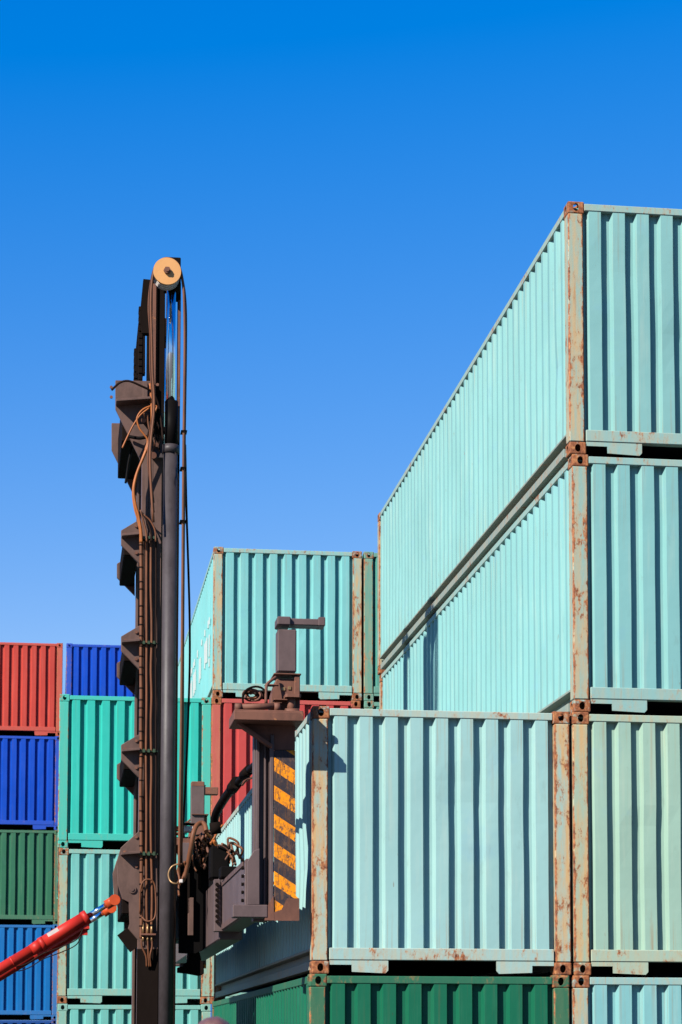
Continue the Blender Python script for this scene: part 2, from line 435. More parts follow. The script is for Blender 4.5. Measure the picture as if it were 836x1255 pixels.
#            key        wall colour (linear)   wall rust, frame rust, tan, casting rust threshold, offset
for a in (('aqua',      (.200, .412, .402), .006, .74, .78, .62, 0), ('aqua_two', (.195, .417, .410), .010, .70, .70, .60, 40),
          ('pale_blue', (.275, .47, .455), .006, .74, 1.0, .62, 80), ('pale_green', (.285, .44, .355), .006, .72, .95, .58, 120),
          ('light_blue', (.195, .435, .44), .006, .60, .85, .60, 160), ('deep_green', (.006, .115, .060), .0, .48, .05, .50, 200),
          ('bright_aqua', (.17, .45, .45), .012, .64, .9, .56, 240), ('coral_red', (.44, .055, .052), .004, .40, .15, .58, 280),
          ('sea_green', (.080, .29, .235), .004, .45, .25, .45, 320), ('turquoise', (.026, .43, .355), .004, .34, .05, .42, 360),
          ('mint', (.14, .435, .40), .006, .62, .55, .58, 400), ('mint_two', (.135, .43, .39), .004, .40, .2, .36, 440),
          ('brick_red', (.46, .050, .036), .003, .36, .10, .48, 480), ('royal_blue', (.001, .055, .42), .0, .28, .0, .42, 520),
          ('bottle_green', (.028, .135, .075), .004, .36, .05, .40, 560), ('mid_blue', (.003, .125, .37), .004, .34, .05, .42, 600),
          ('cobalt_blue', (.001, .055, .25), .002, .34, .0, .42, 640)): colour_set(*a)

XC, XR, Y0, XB, XE, XA, YB = 2.307, 4.772, 19.2125, 2.44, 4.916, -.012, 33.78
XD, XD2, YD = -2.39, .139, 55.5
gR, gC, gB, gE = 'four-high stack with a free left side', 'two-high stack beside the handler', 'stack behind the two-high stack', 'stack half hidden behind the four-high stack'
gA, gD, gF = 'three-high turquoise and mint stack', 'far five-high mixed colour stack', 'far five-high blue stack'
container(XR, Y0, 3, 'aqua', 'aqua container with rusty corner, topmost of the tall four-high stack', gR, 2)
container(XR+.022, Y0, 2, 'aqua_two', 'aqua container with rusty posts, second from top of the four-high stack', gR, 3)
container(XR+.006, Y0, 1, 'pale_green', 'faded pale green container beside the pale blue one, third in the four-high stack', gR, 3)
container(XR-.010, Y0, 0, 'light_blue', 'light blue container at the bottom of the four-high stack, beside the dark green one', gR, 2)
container(XC+.006, Y0, 1, 'pale_blue', 'pale blue container with rusty posts on top of the dark green container', gC, 3)
container(XC-.014, Y0, 0, 'deep_green', 'dark green container under the pale blue one', gC, 2)
container(XB+.004, YB, 3, 'bright_aqua', 'aqua container with white lettering on its side, on top of a red one', gB, 2)
container(XB-.014, YB, 2, 'coral_red', 'coral red container under the aqua one with white lettering', gB, 1)
container(XB, YB, 1, 'mint', 'mint container under the coral red one, behind the two-high stack', gB)
container(XB, YB, 0, 'mid_blue', 'blue container at the bottom of the stack under the coral red one', gB)
container(XE, YB, 3, 'sea_green', 'sea green container standing against the aqua one with white lettering', gE)
container(XE+.006, YB, 2, 'sea_green', 'sea green container second from top behind the four-high stack', gE)
container(XE, YB, 1, 'mint', 'mint container third from top behind the four-high stack', gE)
container(XE, YB, 0, 'deep_green', 'green container at the bottom behind the four-high stack', gE)
container(XA, YB+.03, 2, 'turquoise', 'bright turquoise container on top of two mint ones, behind the mast', gA, 1)
container(XA+.015, YB+.03, 1, 'mint', 'mint container with rusty castings behind the red tilt cylinders', gA, 2)
container(XA+.028, YB+.03, 0, 'mint_two', 'mint container at the bottom under the rusty mint one', gA, 1)
container(XD, YD, 4, 'brick_red', 'brick red container topping the far five-high stack', gD, 1)
container(XD-.01, YD, 3, 'royal_blue', 'royal blue container directly under the brick red one', gD)
container(XD, YD, 2, 'bottle_green', 'dull green container between two blue ones in the far stack', gD)
container(XD-.015, YD, 1, 'mid_blue', 'mid blue container under the dull green one, behind the red cylinder', gD)
container(XD-.015, YD, 0, 'cobalt_blue', 'cobalt blue container at the bottom of the far stack', gD)
container(XD2, YD, 4, 'royal_blue', 'royal blue container next to the brick red one, topmost of its stack', gF)
for k, (row, key) in enumerate(((3, 'mid_blue'), (2, 'cobalt_blue'), (1, 'bottle_green'), (0, 'mid_blue'))):
    container(XD2, YD, row, key, ('blue container right under the topmost royal blue one', 'cobalt container third from top behind the turquoise stack', 'green container fourth from top behind the turquoise stack', 'blue container at the bottom behind the turquoise stack')[k], gF)

# white lettering on the side of the aqua container: strokes on the outer flats of the corrugation
def lettering():
    root = [o for o in bpy.data.objects if o.get('label', '').startswith('aqua container with white lettering')][0]
    wall = [c for c in root.children if c.name.startswith('side_wall')][0]
    flats = [(a[0]+b[0])/2 for a, b in zip(PROF_SIDE, PROF_SIDE[1:]) if a[1] == 0 and b[1] == 0]
    rnd = random.Random(3)
    for i, x in enumerate(flats[::-1]):
        y = L-PD-x if False else x
        if 2 <= i <= 20:
            for z, h, pr in ((1.42, .14, .4), (1.02, .46, .75), (.72, .16, .3)):
                if rnd.random() < pr and i % 7 not in (0,):
                    m = MB(); m.box((y-.045, -.022, z-h/2*rnd.uniform(.7, 1)), (y+.045, -.010, z+h/2*rnd.uniform(.7, 1))); link('letter_stroke', m.mesh('letter_stroke'), M['lettering'], wall)
lettering()

# ------------------------------------------------------------------ container handler (mast truck with side spreader)
YN, YF = 24.1, 25.85                      # near and far mast planes
BASE = Vector((.9, 25.0, 0))
TR = empty('container_handler', BASE, 'brown mast truck with hose pulley, red tilt cylinders and side-lift spreader', 'container handler')
def part(name, m, mat, parent=None):
    me = m.mesh(name)
    me.transform(Matrix.Translation(-BASE))
    return link(name, me, M[mat], parent or TR)
def P(u, v, Y): return at(u, v, Y)
def poly(pts, Y): return [(p.x, p.z) for p in (at(u, v, Y) for u, v in pts)]
def X(u, v, Y=YN): return at(u, v, Y).x
def Z(u, v, Y=YN): return at(u, v, Y).z
PX = 1/107.0
x170, x197, x217, x183 = X(171, 900), X(196, 900), X(217.5, 900), X(184, 700)

for dy, s in ((0, 1), (YF-YN, -1)):
    # outer upright: a channel with its web toward the outside
    zt = Z(180, 505)
    y0 = YN+dy if s > 0 else YN+dy
    m = MB(); m.box((x170, y0, .45), (x197, y0+.05*s, zt), .006)
    m.box((x170, y0+.05*s, .45), (x170+.03, y0+.22*s, zt-.01), .004); m.box((x197-.03, y0+.05*s, .45), (x197, y0+.22*s, zt-.01), .004)
    m.box((x170+.045, y0-.018*s, Z(180, 1160)), (x170+.075, y0-.001*s, Z(180, 570)), .004)
    up1 = part('mast_upright', m, 'mast')
    # inner upright, taller, black with grease
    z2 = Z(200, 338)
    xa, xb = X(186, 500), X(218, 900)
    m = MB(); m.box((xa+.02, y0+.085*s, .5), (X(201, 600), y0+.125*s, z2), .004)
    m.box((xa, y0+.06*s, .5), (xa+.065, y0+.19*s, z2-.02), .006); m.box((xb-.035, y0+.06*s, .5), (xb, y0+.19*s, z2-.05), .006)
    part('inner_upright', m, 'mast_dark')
    m = MB(); m.box((xa+.004, y0+.048*s, zt+.1), (xa+.045, y0+.059*s, z2-.08), .003); m.box((xb-.030, y0+.050*s, zt+.1), (xb-.002, y0+.059*s, z2-.2), .003)
    part('guide_strip', m, 'rustbrown')
    # lift cylinder
    yq = YN-.24; yc = y0-.24*s; rc = .083; xc = at(206, 900, yq).x; Zc = lambda v: at(206, v, yq).z
    m = MB(); m.cyl((xc, yc, .5), (xc, yc, Zc(553)), rc, 32); lc = part('lift_cylinder', m, 'cylgrey')
    m = MB(); m.cyl((xc+.008, yc, Zc(553)), (xc+.008, yc, Zc(492)), rc*.93, 32); part('gland', m, 'black', lc)
    m = MB(); m.cyl((xc, yc, Zc(556)), (xc, yc, Zc(546)), rc*1.16, 32); m.box((xc-.05, yc+.05*s, Zc(556)), (xc+.03, y0-.001*s, Zc(546)), .004); m.box((xc-.20, y0-.06*s, Zc(556)), (xc-.03, y0-.002*s, Zc(546)), .004); part('clamp_band', m, 'cylgrey', lc)
    m = MB(); m.cyl((xc-.006, yc, Zc(492)), (xc-.006, yc, Zc(350)), .055, 28); part('rod', m, 'chrome', lc)
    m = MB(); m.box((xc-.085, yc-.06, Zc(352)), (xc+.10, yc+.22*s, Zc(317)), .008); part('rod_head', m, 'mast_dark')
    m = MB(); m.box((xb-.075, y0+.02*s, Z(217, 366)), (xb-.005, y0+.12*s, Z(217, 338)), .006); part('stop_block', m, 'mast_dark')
    # lift chain with its anchor
    xk0, xk1 = X(169.5, 430), X(176, 430); yk = y0+.12*s
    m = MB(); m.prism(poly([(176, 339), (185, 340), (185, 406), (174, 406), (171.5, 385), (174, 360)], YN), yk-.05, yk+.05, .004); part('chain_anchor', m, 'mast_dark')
    m = MB(); z = Z(172, 372); k = 0
    while z > Z(172, 520):
        o = .012*(k % 2)
        m.box((xk0+.004-o*.2, yk-.035+o, z-.050), (xk1-.004+o*.2, yk+.035-o, z), .008); z -= .042; k += 1
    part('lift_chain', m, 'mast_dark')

# cross braces: a pair of gusset plates with a shelf, joined by a box beam
def brace(gus, shelf, beam, name='cross_brace', lip=.17):
    m = MB(); a = poly(beam, YN); xs = [p[0] for p in a]; zs = [p[1] for p in a]
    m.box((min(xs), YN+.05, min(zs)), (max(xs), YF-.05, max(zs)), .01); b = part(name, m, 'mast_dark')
    for y0, s in ((YN, 1), (YF, -1)):
        m = MB(); m.prism(poly(gus, YN), y0-.004*s, y0+.045*s, .006); part('gusset_plate', m, 'mast', b)
        if s > 0:
            for bu, bv in ((gus[0][0]-5, gus[0][1]+9), (gus[0][0]-5, gus[-1][1]-14 if len(gus) < 6 else gus[0][1]+45), (gus[1][0]+5, gus[1][1]+5)):
                p = at(bu, bv, YN); m = MB(); m.cyl(Vector((p.x, YN-.022, p.z)), Vector((p.x, YN-.003, p.z)), .019, 6); part('bolt', m, 'rustbrown', b)
        (u0, v0), (u1, v1) = shelf
        if s > 0:
            m = MB(); pp = [at(u0, v0, YN), at(u1, v1, YN)]
            m.prism([(pp[0].x, pp[0].z), (pp[1].x, pp[1].z), (pp[1].x, pp[1].z-.03), (pp[0].x, pp[0].z-.03)], y0-lip, y0-.005, .005); part('shelf_plate', m, 'mast', b)
    return b
for dv in (0, 130, 263):
    brace([(172, 636+dv), (148.5, 650+dv), (148.5, 668+dv), (172, 692+dv)], ((149, 657+dv), (171.5, 655+dv)), [(152, 652+dv), (170, 680+dv)], lip=.13)
top = brace([(141.5, 466), (188, 467), (188, 590), (173.5, 566), (141.5, 501)], ((142, 495), (184, 492)), [(150, 486), (174, 540)], lip=.20)
m = MB(); m.box((X(175, 470), YN-.05, Z(175, 491)), (X(181, 470), YN-.005, Z(175, 470)), .004); part('stiffener', m, 'mast', top)
low = brace([(172, 1017), (148, 1039), (143, 1056), (144.5, 1084), (150, 1102), (158.5, 1105), (159.5, 1132), (157, 1138), (174, 1158), (176, 1158), (176, 1017)],
            ((148, 1046), (172, 1044)), [(150, 1050), (170, 1120)], lip=.14)
m = MB(); m.cyl((X(162, 1090), YN-.022, Z(162, 1090)), (X(162, 1090), YN, Z(162, 1090)), .045, 24); m.cyl((X(162, 1090), YN-.032, Z(162, 1090)), (X(162, 1090), YN-.02, Z(162, 1090)), .022, 20); part('pivot_boss', m, 'mast', low)
m = MB(); a, b = at(157, 1136, YN), at(173, 1157, YN); m.obox((a.x, YN+.1, a.z), (b.x, YN+.1, b.z), .03, .3); part('lower_flange', m, 'mast_dark', low)
# dark wiring and brackets hung on the top brace
m = MB(); m.tube([P(137, 478, YN-.12), P(147, 469, YN-.2), P(158, 467, YN-.22), P(173, 473, YN-.2), P(186, 480, YN-.16), P(193, 492, YN-.12), P(197, 512, YN-.1), P(200, 540, YN-.1)], .013, 8); part('electric_cable', m, 'hosedark')
m = MB(); m.tube([P(158, 535, YN-.06), P(172, 537, YN-.09), P(186, 533, YN-.09), P(198, 526, YN-.05)], .02, 8); part('electric_cable', m, 'black')
m = MB(); m.tube([P(162, 548, YN+.3), P(158, 565, YN+.3), P(156, 578, YN+.3), P(154, 592, YN+.28)], .014, 8); part('electric_cable', m, 'black')
m = MB(); m.box(P(186, 498, YN-.09), P(196, 520, YN-.0), .01); m.box(P(180, 515, YN-.07), P(188, 523, YN-.0), .01); m.box(P(188, 522, YN-.10), P(205, 533, YN-.0), .012); part('hose_manifold', m, 'black')
m = MB(); m.cyl(P(192, 545, YN-.12), P(192, 545, YN-.02), .025, 16); m.cyl(P(176, 515, YN-.10), P(176, 515, YN-.0), .03, 16); m.cyl(P(188, 558, YN-.14), P(188, 558, YN-.0), .038, 16); part('fitting', m, 'rustbrown')

# hose pulley on the mast head
pc = P(205, 332, YN-.57)
m = MB(); yb = pc.y
for k in range(4): m.cyl((pc.x, yb+.035+k*.055, pc.z), (pc.x, yb+.052+k*.055, pc.z), .152, 40); m.cyl((pc.x, yb+.05+k*.055, pc.z), (pc.x, yb+.092+k*.055, pc.z), .115, 32)
pu = part('hose_pulley', m, 'white')
m = MB(); m.cyl((pc.x, yb, pc.z), (pc.x, yb+.035, pc.z), .158, 48); fd = part('face_plate', m, 'tanplate', pu)
m = MB(); m.cyl((pc.x, yb-.035, pc.z), (pc.x, yb, pc.z), .042, 6); m.cyl((pc.x, yb-.05, pc.z), (pc.x, yb-.03, pc.z), .022, 16); part('hub_bolt', m, 'rustbrown', pu)
m = MB(); m.cyl((pc.x, yb+.2, pc.z), (pc.x, YN-.26, pc.z), .05, 20); part('axle', m, 'mast_dark', pu)
for k in range(3):                         # three hoses run up, over the pulley and down the other side
    yh = yb+.07+k*.055; q = lambda u, v: P(u, v, yh+(YN-.42+k*.05-yh)*min(1, max(0, v-360)/120))
    lx = -1.2*k
    m = MB()
    m.tube([q(188, 640-12*k), q(184-k, 560), q(189-k*.6, 500), q(187-k, 455), q(184+lx*.6+2, 410), q(183+lx+2, 375), q(186.5+lx*.4, 345), q(192, 324), q(205, 316.5), q(218, 324), q(224, 345), q(226+k*.7, 375), q(226.5+k*.6, 430),
            q(225+k*.5, 560), q(223.5+k*.5, 750), q(222+k*.9, 900), q(220+k*1.2, 1030), q(219.5+k*1.5, 1062)], .0155, 8)
    part('pulley_hose', m, ('hose', 'hosedark', 'hose')[k])
m = MB(); m.tube([P(227, 545, YN-.16), P(228.5, 620, YN-.1), P(231, 700, YN), P(232.5, 760, YN+.05), P(232.5, 820, YN+.05), P(230, 900, YN), P(227, 970, YN-.05), P(223, 1030, YN-.25), P(220, 1058, YN-.38)], .013, 8); part('electric_cable', m, 'hosedark')
m = MB()
for u, v in ((225.5, 530), (224.8, 575), (224.2, 640)): m.box(P(u-3.5, v-2.5, YN-.46), P(u+3, v+2.5, YN-.28), .006)
part('hose_tie', m, 'black')

# orange hoses looping down the mast head
for pts, r, mt in (([(186, 468), (187, 490), (188, 512), (186, 528), (182, 545), (176, 560), (168, 580), (164, 600), (166, 618), (170, 633), (173, 652), (173.5, 665)], .016, 'hoseorange'),
                   ([(184, 470), (185.5, 492), (186, 515), (184, 535), (180, 548), (173, 566), (166, 585), (163, 603), (165, 622), (169, 637), (172, 652), (172, 665)], .013, 'hoseorange'),
                   ([(190, 505), (192, 498), (184, 498), (174, 503), (168, 513), (171, 525), (177, 533), (181, 540), (178, 552)], .011, 'hoseorange'),
                   ([(183, 500), (172, 509), (163, 522), (155, 538), (150, 549)], .010, 'hoseorange'),
                   ([(172, 625), (176, 640), (179, 652), (180, 664)], .011, 'hose'), ([(174, 628), (181, 640), (185, 652), (185.5, 664)], .010, 'hosedark'), ([(176, 631), (184, 638), (190, 650), (191, 664)], .010, 'hose')):
    m = MB(); m.tube([P(u, v, YN-.13-(.02 if mt == 'hoseorange' else 0)) for u, v in pts], r, 8); part('hydraulic_hose', m, mt)
for u, r, mt, vb in ((173, .021, 'hose', 1150), (179.5, .015, 'hose', 1150), (185.5, .015, 'hose', 1150), (191, .010, 'hosedark', 1045), (176.2, .008, 'hosedark', 1060)):
    rnd = random.Random(u); m = MB(); pts = []
    v = 660.0
    while v < vb: pts.append(P(u+rnd.uniform(-.5, .5)+(.6 if v > 1060 else 0), v, YN-.075)); v += 32
    pts.append(P(u, vb, YN-.075)); m.tube(pts, r, 8, 4); h = part('hydraulic_hose', m, mt)
    if r > .02:
        m = MB(); v = 668
        while v < 1148: p = P(u, v, YN-.075); m.cyl((p.x, p.y, p.z-.007), (p.x, p.y, p.z+.007), r*1.18, 10); v += rnd.uniform(9, 21)
        part('hose_tie', m, 'hosedark', h)
for v in (660, 788.5, 921, 1047):
    m = MB(); m.box(P(170.5, v-1.2, YN-.11), P(193.5, v+1.6, YN-.035), .004)
    for u in (176.5, 182.5, 189): m.box(P(u-1.4, v-3.2, YN-.125), P(u+1.4, v+2.4, YN-.05), .003)
    part('hose_clamp', m, 'green')
# lower end of the hoses: loop, terminal block, pigtails
m = MB(); m.tube([P(171.5, 1120, YN-.1), P(172, 1092, YN-.12), P(176, 1080, YN-.13), P(184, 1078, YN-.13), P(189.5, 1084, YN-.12), P(191, 1100, YN-.12), P(191, 1118, YN-.12), P(188, 1127, YN-.13), P(180, 1129, YN-.13), P(174, 1124, YN-.1)], .010, 8); part('hydraulic_hose', m, 'hose')
m = MB(); m.box(P(172.5, 1144, YN-.12), P(191, 1147, YN-.03), .004); tb = part('terminal_block', m, 'rustbrown')
m = MB()
for u in (175.5, 181, 186): m.cyl(P(u, 1145, YN-.08), P(u, 1133, YN-.08), .017, 12, .011); m.cyl(P(u, 1147, YN-.08), P(u, 1154, YN-.08), .015, 12, .010)
part('fitting', m, 'brass', tb)
for a, b in ((173.5, 179), (181, 182), (186, 184)):
    m = MB(); m.tube([P(a, 1150, YN-.08), P(a+.5, 1160, YN-.08), P(b, 1172, YN-.07), P(b+1, 1185, YN-.04)], .011, 8); part('hydraulic_hose', m, 'hose')
m = MB(); m.box((x170-.004, YN-.012, .5), (x197+.004, YN-.003, Z(180, 1163)), .003); part('shade_plate', m, 'mast_dark')  # near-black plate paints in the shade on the lower upright

# tilt cylinders, red
for dy in (0, YF-YN):
    yt = YN+.16 if not dy else YF-.16
    a, b = at(141, 1102, YN), at(-60, 1223.5, YN)
    A = Vector((a.x, yt, a.z)); B = Vector((b.x, yt, b.z)); d = (B-A).normalized(); Lx = lambda t: A+d*t
    m = MB(); m.cyl(Lx(.38), Lx(.98), .077, 32); m.cyl(Lx(.98), Lx(1.10), .074, 32, .066); m.cyl(Lx(1.10), Lx(2.35), .064, 32); m.cyl(Lx(.355), Lx(.42), .083, 32); m.cyl(Lx(.93), Lx(.985), .081, 32); m.cyl(Lx(1.34), Lx(1.36), .068, 32)
    tc = part('tilt_cylinder', m, 'red')
    m = MB(); m.cyl(Lx(.05), Lx(.37), .031, 24); part('rod', m, 'chrome', tc)
    m = MB(); m.cyl(Lx(-.04), Lx(.115), .056, 24); m.cyl(A+Vector((0, -.06, 0)), A+Vector((0, .06, 0)), .062, 24); part('clevis', m, 'redorange', tc)
    n1 = Vector((0, -1, 0)); w = d.cross(n1).normalized()
    m = MB(); m.obox(Lx(.72)+n1*.066+w*(.045 if w.z > 0 else -.045), Lx(.86)+n1*.066+w*(.045 if w.z > 0 else -.045), .012, .05); 
    part('label_plate', m, 'white', tc)
    m = MB(); q = Lx(.45)+Vector((0, -.02, -.10)); m.obox(Lx(.40)+Vector((0, 0, -.10)), Lx(1.02)+Vector((0, 0, -.095)), .03, .03); m.box(Lx(.38)+Vector((-.03, -.03, -.13)), Lx(.38)+Vector((.04, .03, -.06))); part('pipe_bracket', m, 'red', tc)
    m = MB(); m.tube([Lx(.42)+Vector((0, -.03, -.12)), Lx(.5)+Vector((0, -.04, -.19)), Lx(.7)+Vector((0, -.04, -.17)), Lx(.95)+Vector((0, -.03, -.12)), Lx(1.15)+Vector((0, -.02, -.12)), Lx(1.3)+Vector((0, -.02, -.085))], .007, 6); part('hydraulic_hose', m, 'hosedark', tc)

# ---- carriage between the uprights
xs = [X(u, 1100, 24.4) for u in (219, 262, 270, 300)]
m = MB()
m.prism(poly([(219, 1060), (240, 1048), (262, 1046), (262, 1075), (258, 1140), (290, 1142), (256, 1160), (240, 1169), (219, 1168)], 24.35), 24.35, 24.43, .006)
car = part('carriage_frame', m, 'black')
m = MB(); m.box((xs[0], 24.45, Z(230, 1150, 24.4)), (xs[1], 25.75, Z(230, 1060, 24.4)), .02); part('carriage_core', m, 'black', car)
for u0, u1, v0, v1, mt in ((230.5, 237, 1100, 1147, 'mast'), (229, 232.5, 1070, 1120, 'mast_dark'), (256, 260, 1046, 1100, 'mast'), (243, 246, 1052, 1090, 'mast_dark')):
    m = MB(); m.box(P(u0, v0, 24.28), P(u1, v1, 24.34), .006); part('guide_plate', m, mt, car)
m = MB(); m.prism(poly([(231, 1164), (241, 1162), (245, 1170), (245.5, 1178), (249.5, 1180), (249.5, 1194), (245, 1195.5), (226, 1192), (225, 1181), (231, 1180)], 24.5), 24.42, 24.75, .008); part('bump_stop', m, 'mast_dark', car)
m = MB(); m.prism(poly([(217.5, 1186), (227, 1184), (227, 1193), (217.5, 1192)], 24.5), 24.4, 24.6, .004); part('bump_stop_arm', m, 'mast_dark', car)
# lamp box
m = MB(); m.box(P(223, 1012, 24.0), P(236.5, 1021, 24.12), .01); lb = part('lamp_box', m, 'white')
m = MB(); m.box(P(222, 1008.5, 23.98), P(238, 1012, 24.14), .006); part('lamp_hood', m, 'mast_dark', lb)
# hoses round the valve block
m = MB(); m.prism(poly([(236, 1024), (262, 1020), (262, 1066), (238, 1066)], 24.2), 24.15, 24.4, .012); vb = part('valve_block', m, 'black')
m = MB(); rnd = random.Random(5)
for u, v, r in ((240, 1027, .03), (247, 1025, .028), (243, 1034, .034), (250, 1036, .03), (242, 1041, .03), (249, 1044, .03), (244, 1050, .032), (256, 1030, .025), (258, 1040, .022)):
    m.cyl(P(u, v, 24.15), P(u-1, v+.8, 24.0), r, 14, r*.85)
part('fitting', m, 'rustbrown', vb)
for pts, r, mt, Y in (([(219.5, 1082), (225, 1077), (230, 1060), (234, 1040), (237, 1022), (241, 1012), (247, 1008.5), (251, 1011), (253, 1019)], .028, 'hose', 23.68),
                      ([(222, 1058), (218, 1066), (219.5, 1074), (221, 1083)], .013, 'hose', 23.68), ([(226, 1056), (228, 1066), (224, 1076), (220, 1084)], .013, 'hose', 23.68),
                      ([(221, 1058), (211, 1062), (206.5, 1071), (209, 1080), (216, 1083), (221, 1079)], .010, 'brass', 23.68),
                      ([(219.5, 1060), (220, 1075), (219, 1090), (219.5, 1098)], .012, 'hose', 23.68),
                      ([(238, 1030), (244, 1026), (250, 1027), (254, 1032)], .012, 'hose', 23.98), ([(240, 1045), (246, 1041), (252, 1046), (251, 1056), (246, 1062)], .012, 'hose', 23.98),
                      ([(236, 1048), (237, 1060), (241, 1068)], .010, 'hose', 23.98), ([(252, 1020), (258, 1026), (262, 1032), (266, 1036)], .015, 'hoseorange', 23.8),
                      ([(262, 1030), (268, 1042), (271, 1054), (272, 1062)], .016, 'hoseorange', 23.6), ([(272, 1034), (278, 1038), (281, 1048), (281, 1058)], .014, 'hose', 23.3),
                      ([(258, 1034), (262, 1028), (268, 1018), (273, 1011)], .012, 'hoseorange', 23.6), ([(249, 1055), (254, 1048), (260, 1052), (259, 1062)], .010, 'hose', 23.95)):
    m = MB(); m.tube([P(u, v, Y+.06*math.sin(i*1.3)) for i, (u, v) in enumerate(pts)], r, 8); part('hydraulic_hose', m, mt)
rnd = random.Random(21)
for k in range(16):
    u0, v0 = rnd.uniform(236, 262), rnd.uniform(1018, 1040); pts = [(u0, v0)]
    for j in range(4): pts.append((pts[-1][0]+rnd.uniform(-5, 6), pts[-1][1]+rnd.uniform(2, 12)))
    m = MB(); m.tube([P(u, v, 23.95+rnd.uniform(-.1, .15)) for u, v in pts], rnd.choice((.009, .012, .016)), 7, 5); part('hydraulic_hose', m, rnd.choice(('hose', 'hosedark', 'hosedark', 'rustbrown')))
for k in range(8):
    u0, v0 = rnd.uniform(262, 290), rnd.uniform(1040, 1062); pts = [(u0, v0), (u0+rnd.uniform(-4, 4), v0-rnd.uniform(6, 16)), (u0+rnd.uniform(4, 12), v0-rnd.uniform(4, 10)), (u0+rnd.uniform(6, 14), v0+rnd.uniform(2, 10))]
    m = MB(); m.tube([P(u, v, 22.4+rnd.uniform(-.15, .15)) for u, v in pts], rnd.choice((.009, .013)), 7, 5); part('hydraulic_hose', m, rnd.choice(('hose', 'hosedark', 'rustbrown')))
for k in range(9):
    u0, v0 = rnd.uniform(176, 196), rnd.uniform(498, 520); pts = [(u0, v0)]
    for j in range(4): pts.append((pts[-1][0]+rnd.uniform(-4, 4), pts[-1][1]+rnd.uniform(6, 14)))
    m = MB(); m.tube([P(u, v, YN-.10+rnd.uniform(-.04, .03)) for u, v in pts], rnd.choice((.008, .011)), 7, 5); part('hydraulic_hose', m, rnd.choice(('hosedark', 'hose', 'hosedark')))
m = MB(); p = P(222, 1080, 23.62); m.box(p-Vector((.02, .02, .02)), p+Vector((.02, .02, .02)), .006); part('fitting', m, 'white')

# ---- spreader: main beam along the aisle, an end frame with hook arm at either end
YS = 19.12; YE = 31.2; SH = YE-YS
def q(u, v, dy=0): return at(u, v, YS+dy)
xl, xr_ = q(303, 1060).x, q(331, 1060).x
zb, zt_ = at(303, 1122, YS+.2).z, at(303, 1052, YS+.2).z
m = MB(); m.box((xl, YS+.22, zb), (xr_, YE-.22, zt_), .012)
m.box((xl-.02, 22.2, zb-.08), (xr_+.02, 27.8, zt_+.06), .012); sb = part('spreader_beam', m, 'mauve')
m = MB(); m.prism(poly([(262, 1078), (270, 1078), (270, 1137), (290, 1137), (290, 1142), (262, 1142)], 22.1), 22.05, 22.19, .006); part('beam_collar', m, 'mauve', sb)
for k in range(8):
    p = at(266, 1084+k*6.5, 22.04); m = MB(); m.cyl(p, p+Vector((0, -.03, 0)), .02, 6); part('bolt', m, 'mast_dark', sb)
for k in range(7):
    p = Vector((xl-.004, YS+.30, zb+.07+k*.075)); m = MB(); m.cyl(p, p+Vector((-.022, 0, 0)), .018, 6); part('bolt', m, 'mast_dark', sb)
m = MB(); m.box((xl-.012, YS+.35, zb+.01), (xl-.001, 22.0, zb+.07), .003); m.box((xl-.012, YS+.35, zt_-.06), (xl-.001, 22.0, zt_-.01), .003); part('beam_rail', m, 'mast', sb)
m = MB(); m.box((xl-.10, 22.35, zt_+.05), (xl+.1, 22.7, zt_+.40), .02); part('valve_box', m, 'black', sb)
m = MB(); m.box((xl-.05, 21.6, zt_+.002), (xl+.12, 21.9, zt_+.12), .01); part('junction_box', m, 'black', sb)
# link arm with its bent pipe above the beam
m = MB(); m.tube([P(262, 1018, 22.6), P(264, 1000, 22.5), P(272, 984, 22.1), P(283, 968, 21.4), P(290, 960, 21.0)], .046, 12); m.tube([P(286, 966, 21.2), P(300, 949, 20.4), P(316, 934, 19.5)], .034, 10); la = part('link_arm', m, 'black')
for a, b, r in ((P(285, 966, 21.3), P(290, 959, 20.9), .062), (P(299, 950, 20.45), P(306, 943, 20.1), .05), (P(258, 1016, 22.5), P(270, 1014, 22.5), .065)):
    m = MB(); m.cyl(a, b, r, 14); part('joint_sleeve', m, 'mast_dark', la)
m = MB(); m.tube([P(297, 962, 20.5), P(303, 955, 20.3), P(311, 952, 20.0), P(316, 940, 19.6)], .012, 8); part('hydraulic_hose', m, 'hose', la)
m = MB(); m.box(P(301, 944, 20.15), P(308, 949, 20.2), .006); part('tag_plate', m, 'white', la)

